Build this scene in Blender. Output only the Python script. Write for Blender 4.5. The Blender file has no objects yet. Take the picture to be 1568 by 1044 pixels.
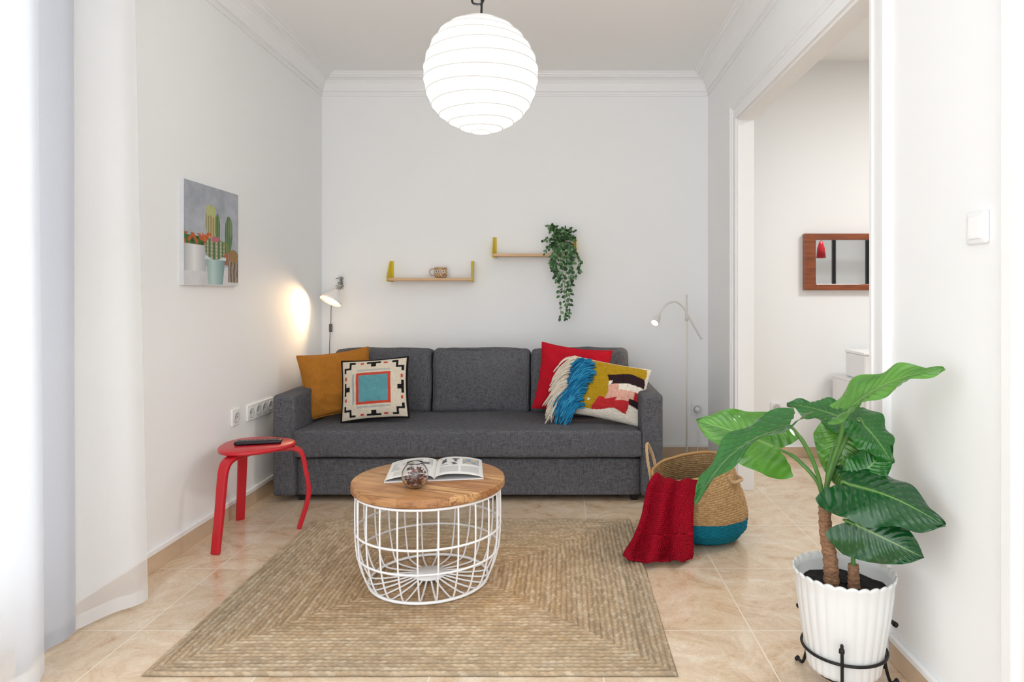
import bpy, math, random
from mathutils import Vector, Matrix, noise
random.seed(7)
R=random.random
pi=math.pi
sc=bpy.context.scene
sc.view_settings.view_transform='Standard'
sc.view_settings.look='None'
sc.view_settings.exposure=0.12

def s(r,g,b):
    def f(c):
        c/=255.0
        return c/12.92 if c<=0.04045 else ((c+0.055)/1.055)**2.4
    return (f(r),f(g),f(b),1.0)

# ---------------------------------------------------------------- materials
def mat(name,col=(.8,.8,.8,1),rough=.5,metal=0,attr=False,bump=None,emit=None,estr=0,var=None,coat=0,trans=0,ior=1.45,sheen=0,spec=None):
    m=bpy.data.materials.new(name); m.use_nodes=True
    nt=m.node_tree; N=nt.nodes; L=nt.links
    b=N['Principled BSDF']
    b.inputs['Base Color'].default_value=col
    b.inputs['Roughness'].default_value=rough
    b.inputs['Metallic'].default_value=metal
    if coat: b.inputs['Coat Weight'].default_value=coat
    if trans: b.inputs['Transmission Weight'].default_value=trans
    b.inputs['IOR'].default_value=ior
    if sheen: b.inputs['Sheen Weight'].default_value=sheen
    if spec is not None: b.inputs['Specular IOR Level'].default_value=spec
    if emit: 
        b.inputs['Emission Color'].default_value=emit
        b.inputs['Emission Strength'].default_value=estr
    src=None
    if attr:
        a=N.new('ShaderNodeAttribute'); a.attribute_name='Col'; src=a.outputs['Color']
        L.new(src,b.inputs['Base Color'])
    tc=N.new('ShaderNodeTexCoord')
    if var:
        mp=N.new('ShaderNodeMapping'); L.new(tc.outputs['Object'],mp.inputs['Vector'])
        sc_=var[0]
        mp.inputs['Scale'].default_value=sc_ if isinstance(sc_,tuple) else (sc_,)*3
        n=N.new('ShaderNodeTexNoise'); n.inputs['Scale'].default_value=1; n.inputs['Detail'].default_value=4
        L.new(mp.outputs['Vector'],n.inputs['Vector'])
        r=N.new('ShaderNodeMapRange'); r.inputs['From Min'].default_value=.3; r.inputs['From Max'].default_value=.7
        r.inputs['To Min'].default_value=1-var[1]; r.inputs['To Max'].default_value=1+var[1]
        L.new(n.outputs['Fac'],r.inputs['Value'])
        mx=N.new('ShaderNodeVectorMath'); mx.operation='SCALE'
        if src: L.new(src,mx.inputs[0])
        else: mx.inputs[0].default_value=col[:3]
        L.new(r.outputs['Result'],mx.inputs['Scale'])
        L.new(mx.outputs['Vector'],b.inputs['Base Color'])
    if bump:
        n=N.new('ShaderNodeTexNoise'); n.inputs['Scale'].default_value=bump[0]; n.inputs['Detail'].default_value=5
        L.new(tc.outputs['Object'],n.inputs['Vector'])
        bp=N.new('ShaderNodeBump'); bp.inputs['Strength'].default_value=bump[1]; bp.inputs['Distance'].default_value=bump[2]
        L.new(n.outputs['Fac'],bp.inputs['Height']); L.new(bp.outputs['Normal'],b.inputs['Normal'])
    return m

def fabric(name,col,thread=500,amt=.25,attr=False,dist=.001,rough=.95):
    """woven cloth: two crossed streaky noises for colour + bump"""
    m=mat(name,col,rough,attr=attr,spec=.2)
    nt=m.node_tree;N=nt.nodes;L=nt.links;b=N['Principled BSDF']
    tc=N.new('ShaderNodeTexCoord')
    outs=[]
    for sv in ((thread,thread*.45,thread*.09),(thread*.09,thread*.45,thread)):
        mp=N.new('ShaderNodeMapping'); mp.inputs['Scale'].default_value=sv
        L.new(tc.outputs['Object'],mp.inputs['Vector'])
        n=N.new('ShaderNodeTexNoise'); n.inputs['Scale'].default_value=1; n.inputs['Detail'].default_value=2
        L.new(mp.outputs['Vector'],n.inputs['Vector']); outs.append(n.outputs['Fac'])
    ad=N.new('ShaderNodeMath'); ad.operation='ADD'; L.new(outs[0],ad.inputs[0]); L.new(outs[1],ad.inputs[1])
    r=N.new('ShaderNodeMapRange'); r.inputs['From Min'].default_value=.7; r.inputs['From Max'].default_value=1.3
    r.inputs['To Min'].default_value=1-amt; r.inputs['To Max'].default_value=1+amt
    L.new(ad.outputs[0],r.inputs['Value'])
    mx=N.new('ShaderNodeVectorMath'); mx.operation='SCALE'
    if attr:
        a=N.new('ShaderNodeAttribute'); a.attribute_name='Col'; L.new(a.outputs['Color'],mx.inputs[0])
    else: mx.inputs[0].default_value=col[:3]
    L.new(r.outputs['Result'],mx.inputs['Scale']); L.new(mx.outputs['Vector'],b.inputs['Base Color'])
    bp=N.new('ShaderNodeBump'); bp.inputs['Strength'].default_value=.5; bp.inputs['Distance'].default_value=dist
    L.new(ad.outputs[0],bp.inputs['Height']); L.new(bp.outputs['Normal'],b.inputs['Normal'])
    return m

def sheer(name,col,transp=.25,transl=.6):
    m=bpy.data.materials.new(name); m.use_nodes=True
    nt=m.node_tree;N=nt.nodes;L=nt.links
    N.remove(N['Principled BSDF']); o=N['Material Output']
    d=N.new('ShaderNodeBsdfDiffuse'); t=N.new('ShaderNodeBsdfTranslucent'); p=N.new('ShaderNodeBsdfTransparent')
    d.inputs['Color'].default_value=col; t.inputs['Color'].default_value=col
    tc=N.new('ShaderNodeTexCoord'); mp=N.new('ShaderNodeMapping'); mp.inputs['Scale'].default_value=(300,300,40)
    n=N.new('ShaderNodeTexNoise'); n.inputs['Scale'].default_value=1
    L.new(tc.outputs['Object'],mp.inputs['Vector']); L.new(mp.outputs['Vector'],n.inputs['Vector'])
    bp=N.new('ShaderNodeBump'); bp.inputs['Distance'].default_value=.0006; L.new(n.outputs['Fac'],bp.inputs['Height'])
    L.new(bp.outputs['Normal'],d.inputs['Normal'])
    a=N.new('ShaderNodeMixShader'); a.inputs[0].default_value=transl; L.new(d.outputs[0],a.inputs[1]); L.new(t.outputs[0],a.inputs[2])
    c=N.new('ShaderNodeMixShader'); c.inputs[0].default_value=transp; L.new(a.outputs[0],c.inputs[1]); L.new(p.outputs[0],c.inputs[2])
    L.new(c.outputs[0],o.inputs['Surface'])
    return m

# ---------------------------------------------------------------- mesh helpers
def empty(name,loc=(0,0,0)):
    e=bpy.data.objects.new(name,None); e.location=loc; e.empty_display_size=.1
    sc.collection.objects.link(e); return e

def M(name,v,f,m,smooth=True,parent=None,cols=None,mw=None,bevel=0,auto=False):
    me=bpy.data.meshes.new(name); me.from_pydata([tuple(p) for p in v],[],f); me.update()
    if smooth:
        me.polygons.foreach_set('use_smooth',[True]*len(me.polygons))
    if cols:
        a=me.color_attributes.new('Col','FLOAT_COLOR','POINT')
        flat=[]
        for c in cols: flat+= [c[0],c[1],c[2],1.0]
        a.data.foreach_set('color',flat)
    ob=bpy.data.objects.new(name,me); sc.collection.objects.link(ob)
    for mm in (m if isinstance(m,(list,tuple)) else [m]): me.materials.append(mm)
    if mw is not None: ob.matrix_world=mw
    if parent:
        ob.parent=parent; ob.matrix_parent_inverse=Matrix.Translation(-Vector(parent.location))
    if bevel:
        b=ob.modifiers.new('bev','BEVEL'); b.width=bevel; b.segments=2; b.limit_method='ANGLE'
    return ob

class Acc:
    def __init__(self): self.v=[];self.f=[];self.c=[]
    def add(self,vf,col=None):
        v,f=vf; o=len(self.v); self.v+= [Vector(p) for p in v]; self.f+=[[i+o for i in q] for q in f]
        self.c+=[col or (.8,.8,.8)]*len(v)
        return self

def boxg(x0,x1,y0,y1,z0,z1):
    v=[(x0,y0,z0),(x1,y0,z0),(x1,y1,z0),(x0,y1,z0),(x0,y0,z1),(x1,y0,z1),(x1,y1,z1),(x0,y1,z1)]
    f=[[0,3,2,1],[4,5,6,7],[0,1,5,4],[1,2,6,5],[2,3,7,6],[3,0,4,7]]
    return v,f

def boxes(name,lst,m,parent=None,bevel=.003,smooth=False):
    a=Acc()
    for b in lst: a.add(boxg(*b))
    return M(name,a.v,a.f,m,smooth,parent,bevel=bevel)

def tubeg(pts,r,n=8,closed=False):
    pts=[Vector(p) for p in pts]; k=len(pts)
    T=[]
    for i in range(k):
        if closed: t=pts[(i+1)%k]-pts[i-1]
        else: t=pts[min(i+1,k-1)]-pts[max(i-1,0)]
        if t.length<1e-9: t=Vector((0,0,1))
        T.append(t.normalized())
    u=T[0].orthogonal().normalized(); v=[];f=[]
    for i in range(k):
        u=(u-T[i]*u.dot(T[i])); 
        if u.length<1e-6: u=T[i].orthogonal()
        u.normalize()
        w=T[i].cross(u); rr=r[i] if isinstance(r,(list,tuple)) else r
        for j in range(n):
            a=2*pi*j/n; v.append(pts[i]+(u*math.cos(a)+w*math.sin(a))*rr)
    for i in range(k if closed else k-1):
        i2=(i+1)%k
        for j in range(n):
            j2=(j+1)%n; f.append([i*n+j,i*n+j2,i2*n+j2,i2*n+j])
    if not closed:
        f.append(list(range(n-1,-1,-1))); f.append([(k-1)*n+j for j in range(n)])
    return v,f

def smoothpath(pts,sub=8):
    P=[Vector(p) for p in pts]; out=[]
    for i in range(len(P)-1):
        p0=P[max(i-1,0)];p1=P[i];p2=P[i+1];p3=P[min(i+2,len(P)-1)]
        for j in range(sub):
            t=j/sub
            out.append(.5*((2*p1)+(p2-p0)*t+(2*p0-5*p1+4*p2-p3)*t*t+(3*p1-p0-3*p2+p3)*t**3))
    out.append(P[-1]); return out

def ringpts(c,r,n=64,z=0):
    return [(c[0]+r*math.cos(2*pi*i/n),c[1]+r*math.sin(2*pi*i/n),z) for i in range(n)]

def latheg(prof,c=(0,0,0),n=48,rf=None,axis=None):
    v=[];f=[]
    for k,(r,z) in enumerate(prof):
        for j in range(n):
            a=2*pi*j/n
            rr,zz=(r,z) if rf is None else rf(r,z,a,k)
            v.append(Vector((rr*math.cos(a),rr*math.sin(a),zz)))
    if axis is not None:
        q=Vector((0,0,1)).rotation_difference(Vector(axis)).to_matrix()
        v=[q@p for p in v]
    v=[p+Vector(c) for p in v]
    for k in range(len(prof)-1):
        for j in range(n):
            j2=(j+1)%n; f.append([k*n+j,k*n+j2,(k+1)*n+j2,(k+1)*n+j])
    return v,f

def rectsweep(pts,side,w,t):
    """rectangular section, width w along 'side', thickness t"""
    pts=[Vector(p) for p in pts]; side=Vector(side).normalized(); v=[];f=[];k=len(pts)
    for i in range(k):
        T=(pts[min(i+1,k-1)]-pts[max(i-1,0)]).normalized(); n=T.cross(side).normalized()
        ww=w[i] if isinstance(w,list) else w
        for a,b in ((-1,-1),(1,-1),(1,1),(-1,1)): v.append(pts[i]+side*a*ww/2+n*b*t/2)
    for i in range(k-1):
        for j in range(4):
            j2=(j+1)%4; f.append([i*4+j,i*4+j2,(i+1)*4+j2,(i+1)*4+j])
    f.append([3,2,1,0]); f.append([(k-1)*4+j for j in range(4)])
    return v,f

def rboxg(w,d,h,r,puff=(0,0,0),n=16,wr=0,seed=0):
    """rounded, puffed box centred on origin"""
    H=Vector((w/2,d/2,h/2)); idx={};v=[];f=[]
    def key(i,j,k):
        q=(i,j,k)
        if q in idx: return idx[q]
        u=[-math.cos(pi*x/n) for x in q]
        u=[.5*a+.5*(-1+2*x/n) for a,x in zip(u,q)]
        p=Vector((u[0]*H[0],u[1]*H[1],u[2]*H[2]))
        c=Vector([max(-H[t]+r,min(H[t]-r,p[t])) for t in range(3)])
        dd=p-c
        if dd.length>1e-9: p=c+dd.normalized()*r
        sx,sy,sz=[1-a*a for a in u]
        p.x+=puff[0]*u[0]*sy*sz; p.y+=puff[1]*u[1]*sx*sz; p.z+=puff[2]*u[2]*sx*sy
        if wr:
            nn=noise.noise_vector(Vector((p.x*5+seed,p.y*5,p.z*5)))+noise.noise_vector(Vector((p.x*14+seed,p.y*14,p.z*9)))*.35
            p=p+nn*wr
        idx[q]=len(v); v.append(p); return idx[q]
    for a in range(n):
        for b in range(n):
            f.append([key(a,b,0),key(a,b+1,0),key(a+1,b+1,0),key(a+1,b,0)])
            f.append([key(a,b,n),key(a+1,b,n),key(a+1,b+1,n),key(a,b+1,n)])
            f.append([key(a,0,b),key(a+1,0,b),key(a+1,0,b+1),key(a,0,b+1)])
            f.append([key(a,n,b),key(a,n,b+1),key(a+1,n,b+1),key(a+1,n,b)])
            f.append([key(0,a,b),key(0,a,b+1),key(0,a+1,b+1),key(0,a+1,b)])
            f.append([key(n,a,b),key(n,a+1,b),key(n,a+1,b+1),key(n,a,b+1)])
    return v,f

def X4(loc,yaw=0,lean=0,roll=0):
    return Matrix.Translation(loc)@Matrix.Rotation(math.radians(yaw),4,'Z')@Matrix.Rotation(math.radians(-lean),4,'X')@Matrix.Rotation(math.radians(roll),4,'Y')

def lerp(a,b,t): return a+(b-a)*t
def mixc(a,b,t): return tuple(a[i]+(b[i]-a[i])*t for i in range(3))
def h2(a,b): 
    x=math.sin(a*127.1+b*311.7)*43758.5453
    return x-math.floor(x)

# ---------------------------------------------------------------- constants
XL=-1.773; XR=1.082; YB=4.96; ZC=2.815; YF=-0.6; WT=.085
# ---------------------------------------------------------------- base materials
wallm=mat('wall_paint',s(249,250,250),.7,var=(1.2,.006),bump=(60,.06,.002))
ceilm=mat('ceiling_paint',s(251,251,250),.75,var=(1.0,.006),bump=(50,.05,.002))
trimm=mat('trim_gloss_white',s(249,249,249),.4,var=(4,.006))
whitep=mat('white_plastic',s(246,246,246),.35,var=(9,.01))
whitemetal=mat('white_powdercoat',s(250,250,250),.35,var=(9,.01))
blackm=mat('black_metal',s(28,28,30),.4,metal=.3,var=(30,.1))
chrome=mat('chrome',s(170,170,170),.2,metal=1,var=(30,.05))

def floor_mat(name,x0=.676,y0=2.39,size=.545,ty=True):
    m=mat(name,s(232,205,172),.2,coat=.25)
    nt=m.node_tree;N=nt.nodes;L=nt.links;b=N['Principled BSDF']
    tc=N.new('ShaderNodeTexCoord'); mp=N.new('ShaderNodeMapping'); mp.inputs['Location'].default_value=(-x0+size*8,-y0+size*8,0)
    L.new(tc.outputs['Object'],mp.inputs['Vector'])
    br=N.new('ShaderNodeTexBrick'); br.offset=0; br.squash=1
    br.inputs['Scale'].default_value=1; br.inputs['Brick Width'].default_value=size; br.inputs['Row Height'].default_value=size
    br.inputs['Mortar Size'].default_value=.0026; br.inputs['Mortar Smooth'].default_value=.1
    br.inputs['Color1'].default_value=(.97,.97,.97,1); br.inputs['Color2'].default_value=(1.03,1.03,1.03,1); br.inputs['Mortar'].default_value=(1.0,1.0,1.0,1)
    L.new(mp.outputs['Vector'],br.inputs['Vector'])
    n1=N.new('ShaderNodeTexNoise'); n1.inputs['Scale'].default_value=4.5; n1.inputs['Detail'].default_value=12; n1.inputs['Roughness'].default_value=.72; n1.inputs['Distortion'].default_value=1.6
    L.new(tc.outputs['Object'],n1.inputs['Vector'])
    cr=N.new('ShaderNodeValToRGB'); e=cr.color_ramp.elements
    e[0].position=.33; e[0].color=s(200,166,132); e[1].position=.70; e[1].color=s(238,226,208)
    x=e.new(.44); x.color=s(219,193,163); x=e.new(.56); x.color=s(228,207,180)
    L.new(n1.outputs['Fac'],cr.inputs['Fac'])
    n2=N.new('ShaderNodeTexNoise'); n2.inputs['Scale'].default_value=9; n2.inputs['Detail'].default_value=12; n2.inputs['Distortion'].default_value=3; n2.inputs['Roughness'].default_value=.75
    L.new(tc.outputs['Object'],n2.inputs['Vector'])
    sb=N.new('ShaderNodeMath'); sb.operation='SUBTRACT'; L.new(n2.outputs['Fac'],sb.inputs[0]); sb.inputs[1].default_value=.5
    ab=N.new('ShaderNodeMath'); ab.operation='ABSOLUTE'; L.new(sb.outputs[0],ab.inputs[0])
    r2=N.new('ShaderNodeMapRange'); r2.inputs['From Min'].default_value=.0; r2.inputs['From Max'].default_value=.03; r2.inputs['To Min'].default_value=.85; r2.inputs['To Max'].default_value=1.0
    L.new(ab.outputs[0],r2.inputs['Value'])
    m1=N.new('ShaderNodeVectorMath'); m1.operation='MULTIPLY'; L.new(cr.outputs['Color'],m1.inputs[0]); L.new(br.outputs['Color'],m1.inputs[1])
    m2=N.new('ShaderNodeVectorMath'); m2.operation='SCALE'; L.new(m1.outputs[0],m2.inputs[0]); L.new(r2.outputs[0],m2.inputs['Scale'])
    mx=N.new('ShaderNodeMix'); mx.data_type='RGBA'; L.new(br.outputs['Fac'],mx.inputs['Factor']); L.new(m2.outputs[0],mx.inputs['A']); mx.inputs['B'].default_value=s(236,224,206)
    L.new(mx.outputs['Result'],b.inputs['Base Color'])
    bp=N.new('ShaderNodeBump'); bp.invert=True; bp.inputs['Strength'].default_value=.3; bp.inputs['Distance'].default_value=.0015
    L.new(br.outputs['Fac'],bp.inputs['Height']); L.new(bp.outputs['Normal'],b.inputs['Normal'])
    return m
floorm=floor_mat('marble_tile_floor')
skirtm=mat('skirting_tile',s(214,188,158),.3,var=(8,.08),coat=.1)

# ---------------------------------------------------------------- room shell
boxes('floor',[(XL-.3,4.7,YF,YB+.12,-.1,0)],floorm,bevel=0)
boxes('ceiling',[(XL-.3,XR+WT,YF,YB+.12,ZC,ZC+.1),(XR+WT,4.7,YF,YB+.12,2.93,3.03)],ceilm,bevel=0)
boxes('wall_back',[(XL-.3,4.7,YB,YB+.12,0,3.0)],wallm,bevel=0)
WY0,WY1,WZ=.8,2.28,2.45
boxes('wall_left',[(XL-.3,XL,WY1,YB,0,ZC),(XL-.3,XL,YF,WY0,0,ZC),(XL-.3,XL,WY0,WY1,WZ,ZC)],wallm,bevel=0)
OY0,OY1,OZ=2.32,4.12,2.28
boxes('wall_right',[(XR,XR+WT,OY1,YB,0,2.95),(XR,XR+WT,YF,OY0,0,2.95),(XR,XR+WT,OY0,OY1,OZ,2.95)],wallm,bevel=0)
boxes('wall_side_room',[(4.6,4.7,YF,YB,0,3.0),(XR+WT,4.6,1.2,1.3,0,2.95)],wallm,bevel=0)  # wall behind the partition is added, to block bright world light in the mirror

# crown moulding
prof=[(0,-.15),(.008,-.15),(.008,-.14),(.004,-.135),(.004,-.118),(.016,-.115),(.02,-.1),(.024,-.09),(.034,-.065),(.05,-.045),(.07,-.034),(.085,-.03),(.085,-.02),(.1,-.018),(.104,-.008),(.12,-.006),(.122,0)]
v=[];f=[];np_=len(prof)
for (cx,cy,dx,dy) in ((XL,YF,1,0),(XL,YB,1,-1),(XR,YB,-1,-1),(XR,YF,-1,0)):
    for (o,z) in prof: v.append((cx+dx*o,cy+dy*o,ZC+z))
for k in range(3):
    for j in range(np_-1): f.append([k*np_+j,k*np_+j+1,(k+1)*np_+j+1,(k+1)*np_+j])
M('trim_crown',v,f,trimm,smooth=False)

def baseboard(name,b,cap):
    e=empty(name,(b[0],b[2],0))
    boxes('tile_skirting',[b],skirtm,e,.002); boxes('white_cap',[cap],trimm,e,.003)
baseboard('baseboard_left',(XL,XL+.012,WY1+.12,YB,0,.075),(XL,XL+.016,WY1+.12,YB,.075,.098))
baseboard('baseboard_back',(XL+.016,XR,YB-.012,YB,0,.075),(XL+.016,XR,YB-.016,YB,.075,.098))
baseboard('baseboard_right',(XR-.012,XR,YF,OY0-.13,0,.07),(XR-.016,XR,YF,OY0-.13,.07,.09))
baseboard('baseboard_side_room',(XR+WT,4.6,YB-.012,YB,0,.075),(XR+WT,4.6,YB-.014,YB,.075,.08))

# opening casing: stepped profile swept up, over and down the opening
e=empty('trim_opening',(XR,OY1,0))
cw=.12
cprof=[(0,.002),(0,.018),(.016,.018),(.019,.012),(.068,.012),(.071,.018),(.079,.018),(.082,.014),(.088,.020),(.094,.026),(.112,.026),(.12,.016),(.12,.0)]
v=[];f=[];k_=len(cprof)
for (yy,zz,dy,dz) in ((OY0,.1,-1,0),(OY0,OZ,-1,1),(OY1,OZ,1,1),(OY1,.12,1,0)):
    for (o,t) in cprof: v.append((XR-t,yy+dy*o,zz+dz*o))
for k in range(3):
    for j in range(k_-1): f.append([k*k_+j,k*k_+j+1,(k+1)*k_+j+1,(k+1)*k_+j])
M('casing',v,f,trimm,False,e)
boxes('plinth_blocks',[(XR-.03,XR+.001,OY1-.004,OY1+cw+.005,0,.12),(XR-.03,XR+.001,OY0-cw-.005,OY0+.004,0,.1)],trimm,e,.003)
boxes('jamb_lining',[(XR-.003,XR+WT+.012,OY1-.012,OY1+.002,0,OZ),(XR-.003,XR+WT+.012,OY0-.002,OY0+.012,0,OZ),(XR-.003,XR+WT+.012,OY0+.012,OY1-.012,OZ-.012,OZ+.002)],trimm,e,.002)
e=empty('trim_door',(XR,1.5,0))
boxes('casing_near',[(XR-.014,XR+.001,1.44,1.578,.09,2.4),(XR-.026,XR+.002,1.575,1.615,.0901,2.43),(XR-.03,XR+.003,1.44,1.62,0,.09)],trimm,e,.003)

# window / balcony door in left wall
e=empty('window_1',(XL-.1,WY1,0))
W=XL-.14
boxes('window_frame',[(W,W+.06,WY0,WY0+.07,0,WZ),(W,W+.06,WY1-.07,WY1,0,WZ),(W+.001,W+.059,WY0,WY1,WZ-.07,WZ),(W+.001,W+.059,WY0,WY1,0,.08),
  (W+.005,W+.055,1.5,1.6,.08,WZ-.07),(W+.01,W+.05,WY0+.07,WY0+.14,.08,WZ-.07),(W+.01,W+.05,WY1-.15,WY1-.07,.08,WZ-.07),(W+.011,W+.049,WY0+.07,WY1-.07,.08,.3),(W+.012,W+.045,WY0+.07,WY1-.07,1.9,1.94)],trimm,e,.004)
boxes('window_casing',[(XL,XL+.014,WY1,WY1+.1,0,WZ+.1),(XL,XL+.014,WY0-.1,WY0,0,WZ+.1),(XL,XL+.013,WY0,WY1,WZ,WZ+.1),(XL,XL+.024,WY1+.085,WY1+.115,0,WZ+.115)],trimm,e,.003)
boxes('balcony_slab',[(-2.9,XL-.3,0,3.2,-.12,-.02)],mat('balcony_concrete',s(190,190,188),.8,var=(6,.08)),None,0)

# ---------------------------------------------------------------- curtains
def curtain(name,path,z0,z1,amp,freq,m,leanx=0,par=None,seed=0,n=170,nz=30,hem=True):
    P=smoothpath([(x,y,0) for x,y in path],20)
    S=[0]
    for i in range(1,len(P)): S.append(S[-1]+(P[i]-P[i-1]).length)
    v=[];f=[]
    for i in range(n):
        t=i/(n-1)*S[-1]; k=0
        while k<len(S)-2 and S[k+1]<t: k+=1
        a=(t-S[k])/max(1e-9,S[k+1]-S[k]); p=P[k].lerp(P[k+1],a); T=(P[k+1]-P[k]).normalized(); nn=Vector((T.y,-T.x,0))
        for j in range(nz):
            z=lerp(z0,z1,j/(nz-1)); zz=z/z1
            w1_=math.sin(2*pi*freq*t+seed+.5*math.sin(zz*2+seed)+1.5*noise.noise(Vector((t*6,seed,0))))
            q=p+nn*(amp*w1_*(1-.35*zz)+amp*.7*noise.noise(Vector((t*7+seed,z*.7,seed))))
            v.append((q.x+leanx*zz,q.y,z))
    for i in range(n-1):
        for j in range(nz-1): f.append([i*nz+j,(i+1)*nz+j,(i+1)*nz+j+1,i*nz+j+1])
    M(name,v,f,m,True,par)
    vh=[];fh=[]
    for i in range(n):
        x,y,z=v[i*nz]
        vh.append((x+.0015,y-.0015,z)); vh.append((x+.0015+leanx*.02,y-.0015,z+.05))
    for i in range(n-1): fh.append([i*2,i*2+2,i*2+3,i*2+1])
    M('hem',vh,fh,m,True,par)
sh=sheer('sheer_white',(.93,.95,.98,1),.42,.50)
sh2=sheer('sheer_white_light',(.95,.965,.985,1),.45,.28)
gr=sheer('linen_grey',s(212,215,223),.02,.30)
e=empty('sheer_curtain',(-1.62,1.9,0)); curtain('cloth',[(-1.60,1.1),(-1.62,1.6),(-1.605,1.9),(-1.60,2.09)],.02,2.62,.013,6.5,sh,-.03,e,1)
e=empty('linen_curtain',(-1.7,2.2,0)); curtain('cloth',[(-1.655,2.03),(-1.69,2.14),(-1.70,2.24),(-1.695,2.345)],.02,2.62,.006,7,gr,-.01,e,3)
e=empty('sheer_curtain',(-1.66,2.45,0)); curtain('cloth',[(-1.725,2.30),(-1.70,2.38),(-1.66,2.47),(-1.62,2.54),(-1.60,2.595)],.02,2.62,.006,5.5,sh2,-.055,e,5)
e=empty('curtain_rod',(-1.66,1.8,2.65))
M('rod',*tubeg([(-1.66,.6,2.65),(-1.68,2.7,2.65)],.012),chrome,parent=e)
M('bracket',*tubeg([(XL,2.66,2.65),(-1.67,2.66,2.65)],.008),chrome,parent=e)

# ---------------------------------------------------------------- sofa
sofam=fabric('charcoal_weave',s(93,93,97),420,.5)
e=empty('sofa',(-.54,4.4,0))
def rb(name,x0,x1,y0,y1,z0,z1,r,m,par,puff=(0,0,0),n=16,wr=0,lean=0,seed=0):
    g=rboxg(x1-x0,y1-y0,z1-z0,r,puff,n,wr,seed)
    return M(name,g[0],g[1],m,True,par,mw=X4(((x0+x1)/2,(y0+y1)/2,(z0+z1)/2),0,lean))
SX0,SX1=-1.666,.586
rb('arm_left',SX0,SX0+.13,3.86,4.92,.035,.62,.018,sofam,e,(0.004,.003,.006),20,.002)
rb('arm_right',SX1-.13,SX1,3.86,4.92,.035,.62,.018,sofam,e,(0.004,.003,.006),20,.002,seed=4)
rb('seat_cushion',SX0+.125,SX1-.125,3.84,4.62,.262,.42,.02,sofam,e,(0,.004,.008),28,.004,seed=9)
rb('drawer_front',SX0+.13,SX1-.13,3.885,4.62,.035,.25,.012,sofam,e,(0,.002,0),20,.001)
rb('back_frame',SX0+.12,SX1-.12,4.62,4.92,.035,.74,.03,sofam,e,(0,0,0),12)
for i in range(3):
    x0=-1.515+i*.655
    g=rboxg(.648,.20,.43,.034,(.003,.04,.010),28,.010,i*7+2)
    M('back_cushion_%d'%(i+1),g[0],g[1],sofam,True,e,mw=X4((x0+.3225,4.55,.616),0,9))
    pw,ph=.645/2-.010,.43/2-.010
    pp=[]
    for a in range(48):
        t=2*pi*a/48; c,s_=math.cos(t),math.sin(t)
        pp.append((math.copysign(abs(c)**.18,c)*pw,-.088,math.copysign(abs(s_)**.18,s_)*ph))
    M('piping_%d'%(i+1),*tubeg(pp,.004,6,True),sofam,True,e,mw=X4((x0+.3225,4.55,.616),0,9))
a=Acc()
for x in (SX0+.13,SX1-.18):
    for y in (3.92,4.85): a.add(boxg(x,x+.04,y,y+.04,0,.04))
M('feet',a.v,a.f,blackm,False,e)

# ---------------------------------------------------------------- throw pillows
def pillowg(w,h,t,n=60,colf=None,pinch=.05,seed=0,wr=.006):
    v=[];f=[];c=[]
    for side in (-1,1):
        for i in range(n+1):
            for j in range(n+1):
                u=-1+2*i/n; q=-1+2*j/n
                x=w/2*u*(1-pinch*(1-q*q)*abs(u)**3); z=h/2*q*(1-pinch*(1-u*u)*abs(q)**3)
                th=t/2*((1-abs(u)**2.6)*(1-abs(q)**2.6))**.55
                k=noise.noise(Vector((u*2+seed,q*2,side)))*wr*2+noise.noise(Vector((u*6+seed,q*6,side)))*wr*.6
                th+=k*(1-u**4)*(1-q**4)
                v.append((x,side*th,z)); c.append(colf(u,q,side) if colf else (.8,.8,.8))
    m=(n+1)*(n+1)
    for i in range(n):
        for j in range(n):
            a=i*(n+1)+j
            f.append([a,a+n+1,a+n+2,a+1]); f.append([m+a,m+a+1,m+a+n+2,m+a+n+1])
    return v,f,c
def outline(w,h,pinch,n=30):
    pts=[]
    for k in range(4*n):
        g=k//n; t=-1+2*(k%n)/n
        u,q=[(t,-1),(1,t),(-t,1),(-1,-t)][g]
        pts.append((w/2*u*(1-pinch*(1-q*q)),0,h/2*q*(1-pinch*(1-u*u))))
    return pts
def pillow(name,w,h,t,mt,loc,yaw,lean,roll,colf=None,pipe=None,pinch=.05,seed=0,n=60,wr=.006):
    e=empty(name,loc); mw=X4(loc,yaw,lean,roll)
    g=pillowg(w,h,t,n,colf,pinch,seed,wr)
    M('cover',g[0],g[1],mt,True,e,cols=g[2] if colf else None,mw=mw)
    if pipe: M('piping',*tubeg(outline(w,h,pinch),.004,6,True),pipe,True,e,mw=mw)
    return e,mw
mustard=fabric('mustard_linen',s(172,112,42),500,.15)
redf=fabric('red_cotton',s(186,22,40),600,.12)
pillow('mustard_pillow',.44,.41,.15,mustard,(-1.42,4.25,.640),24,16,-6,pipe=mustard,seed=2,wr=.014,pinch=.08)
pillow('red_pillow',.46,.43,.13,redf,(.07,4.31,.655),-4,14,7,pipe=redf,seed=5,wr=.01,pinch=.08)
CR=s(216,204,184)[:3];BK=s(28,27,30)[:3];TQ=s(92,150,158)[:3];OR=s(194,72,54)[:3];GY=s(130,150,160)[:3]
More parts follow.
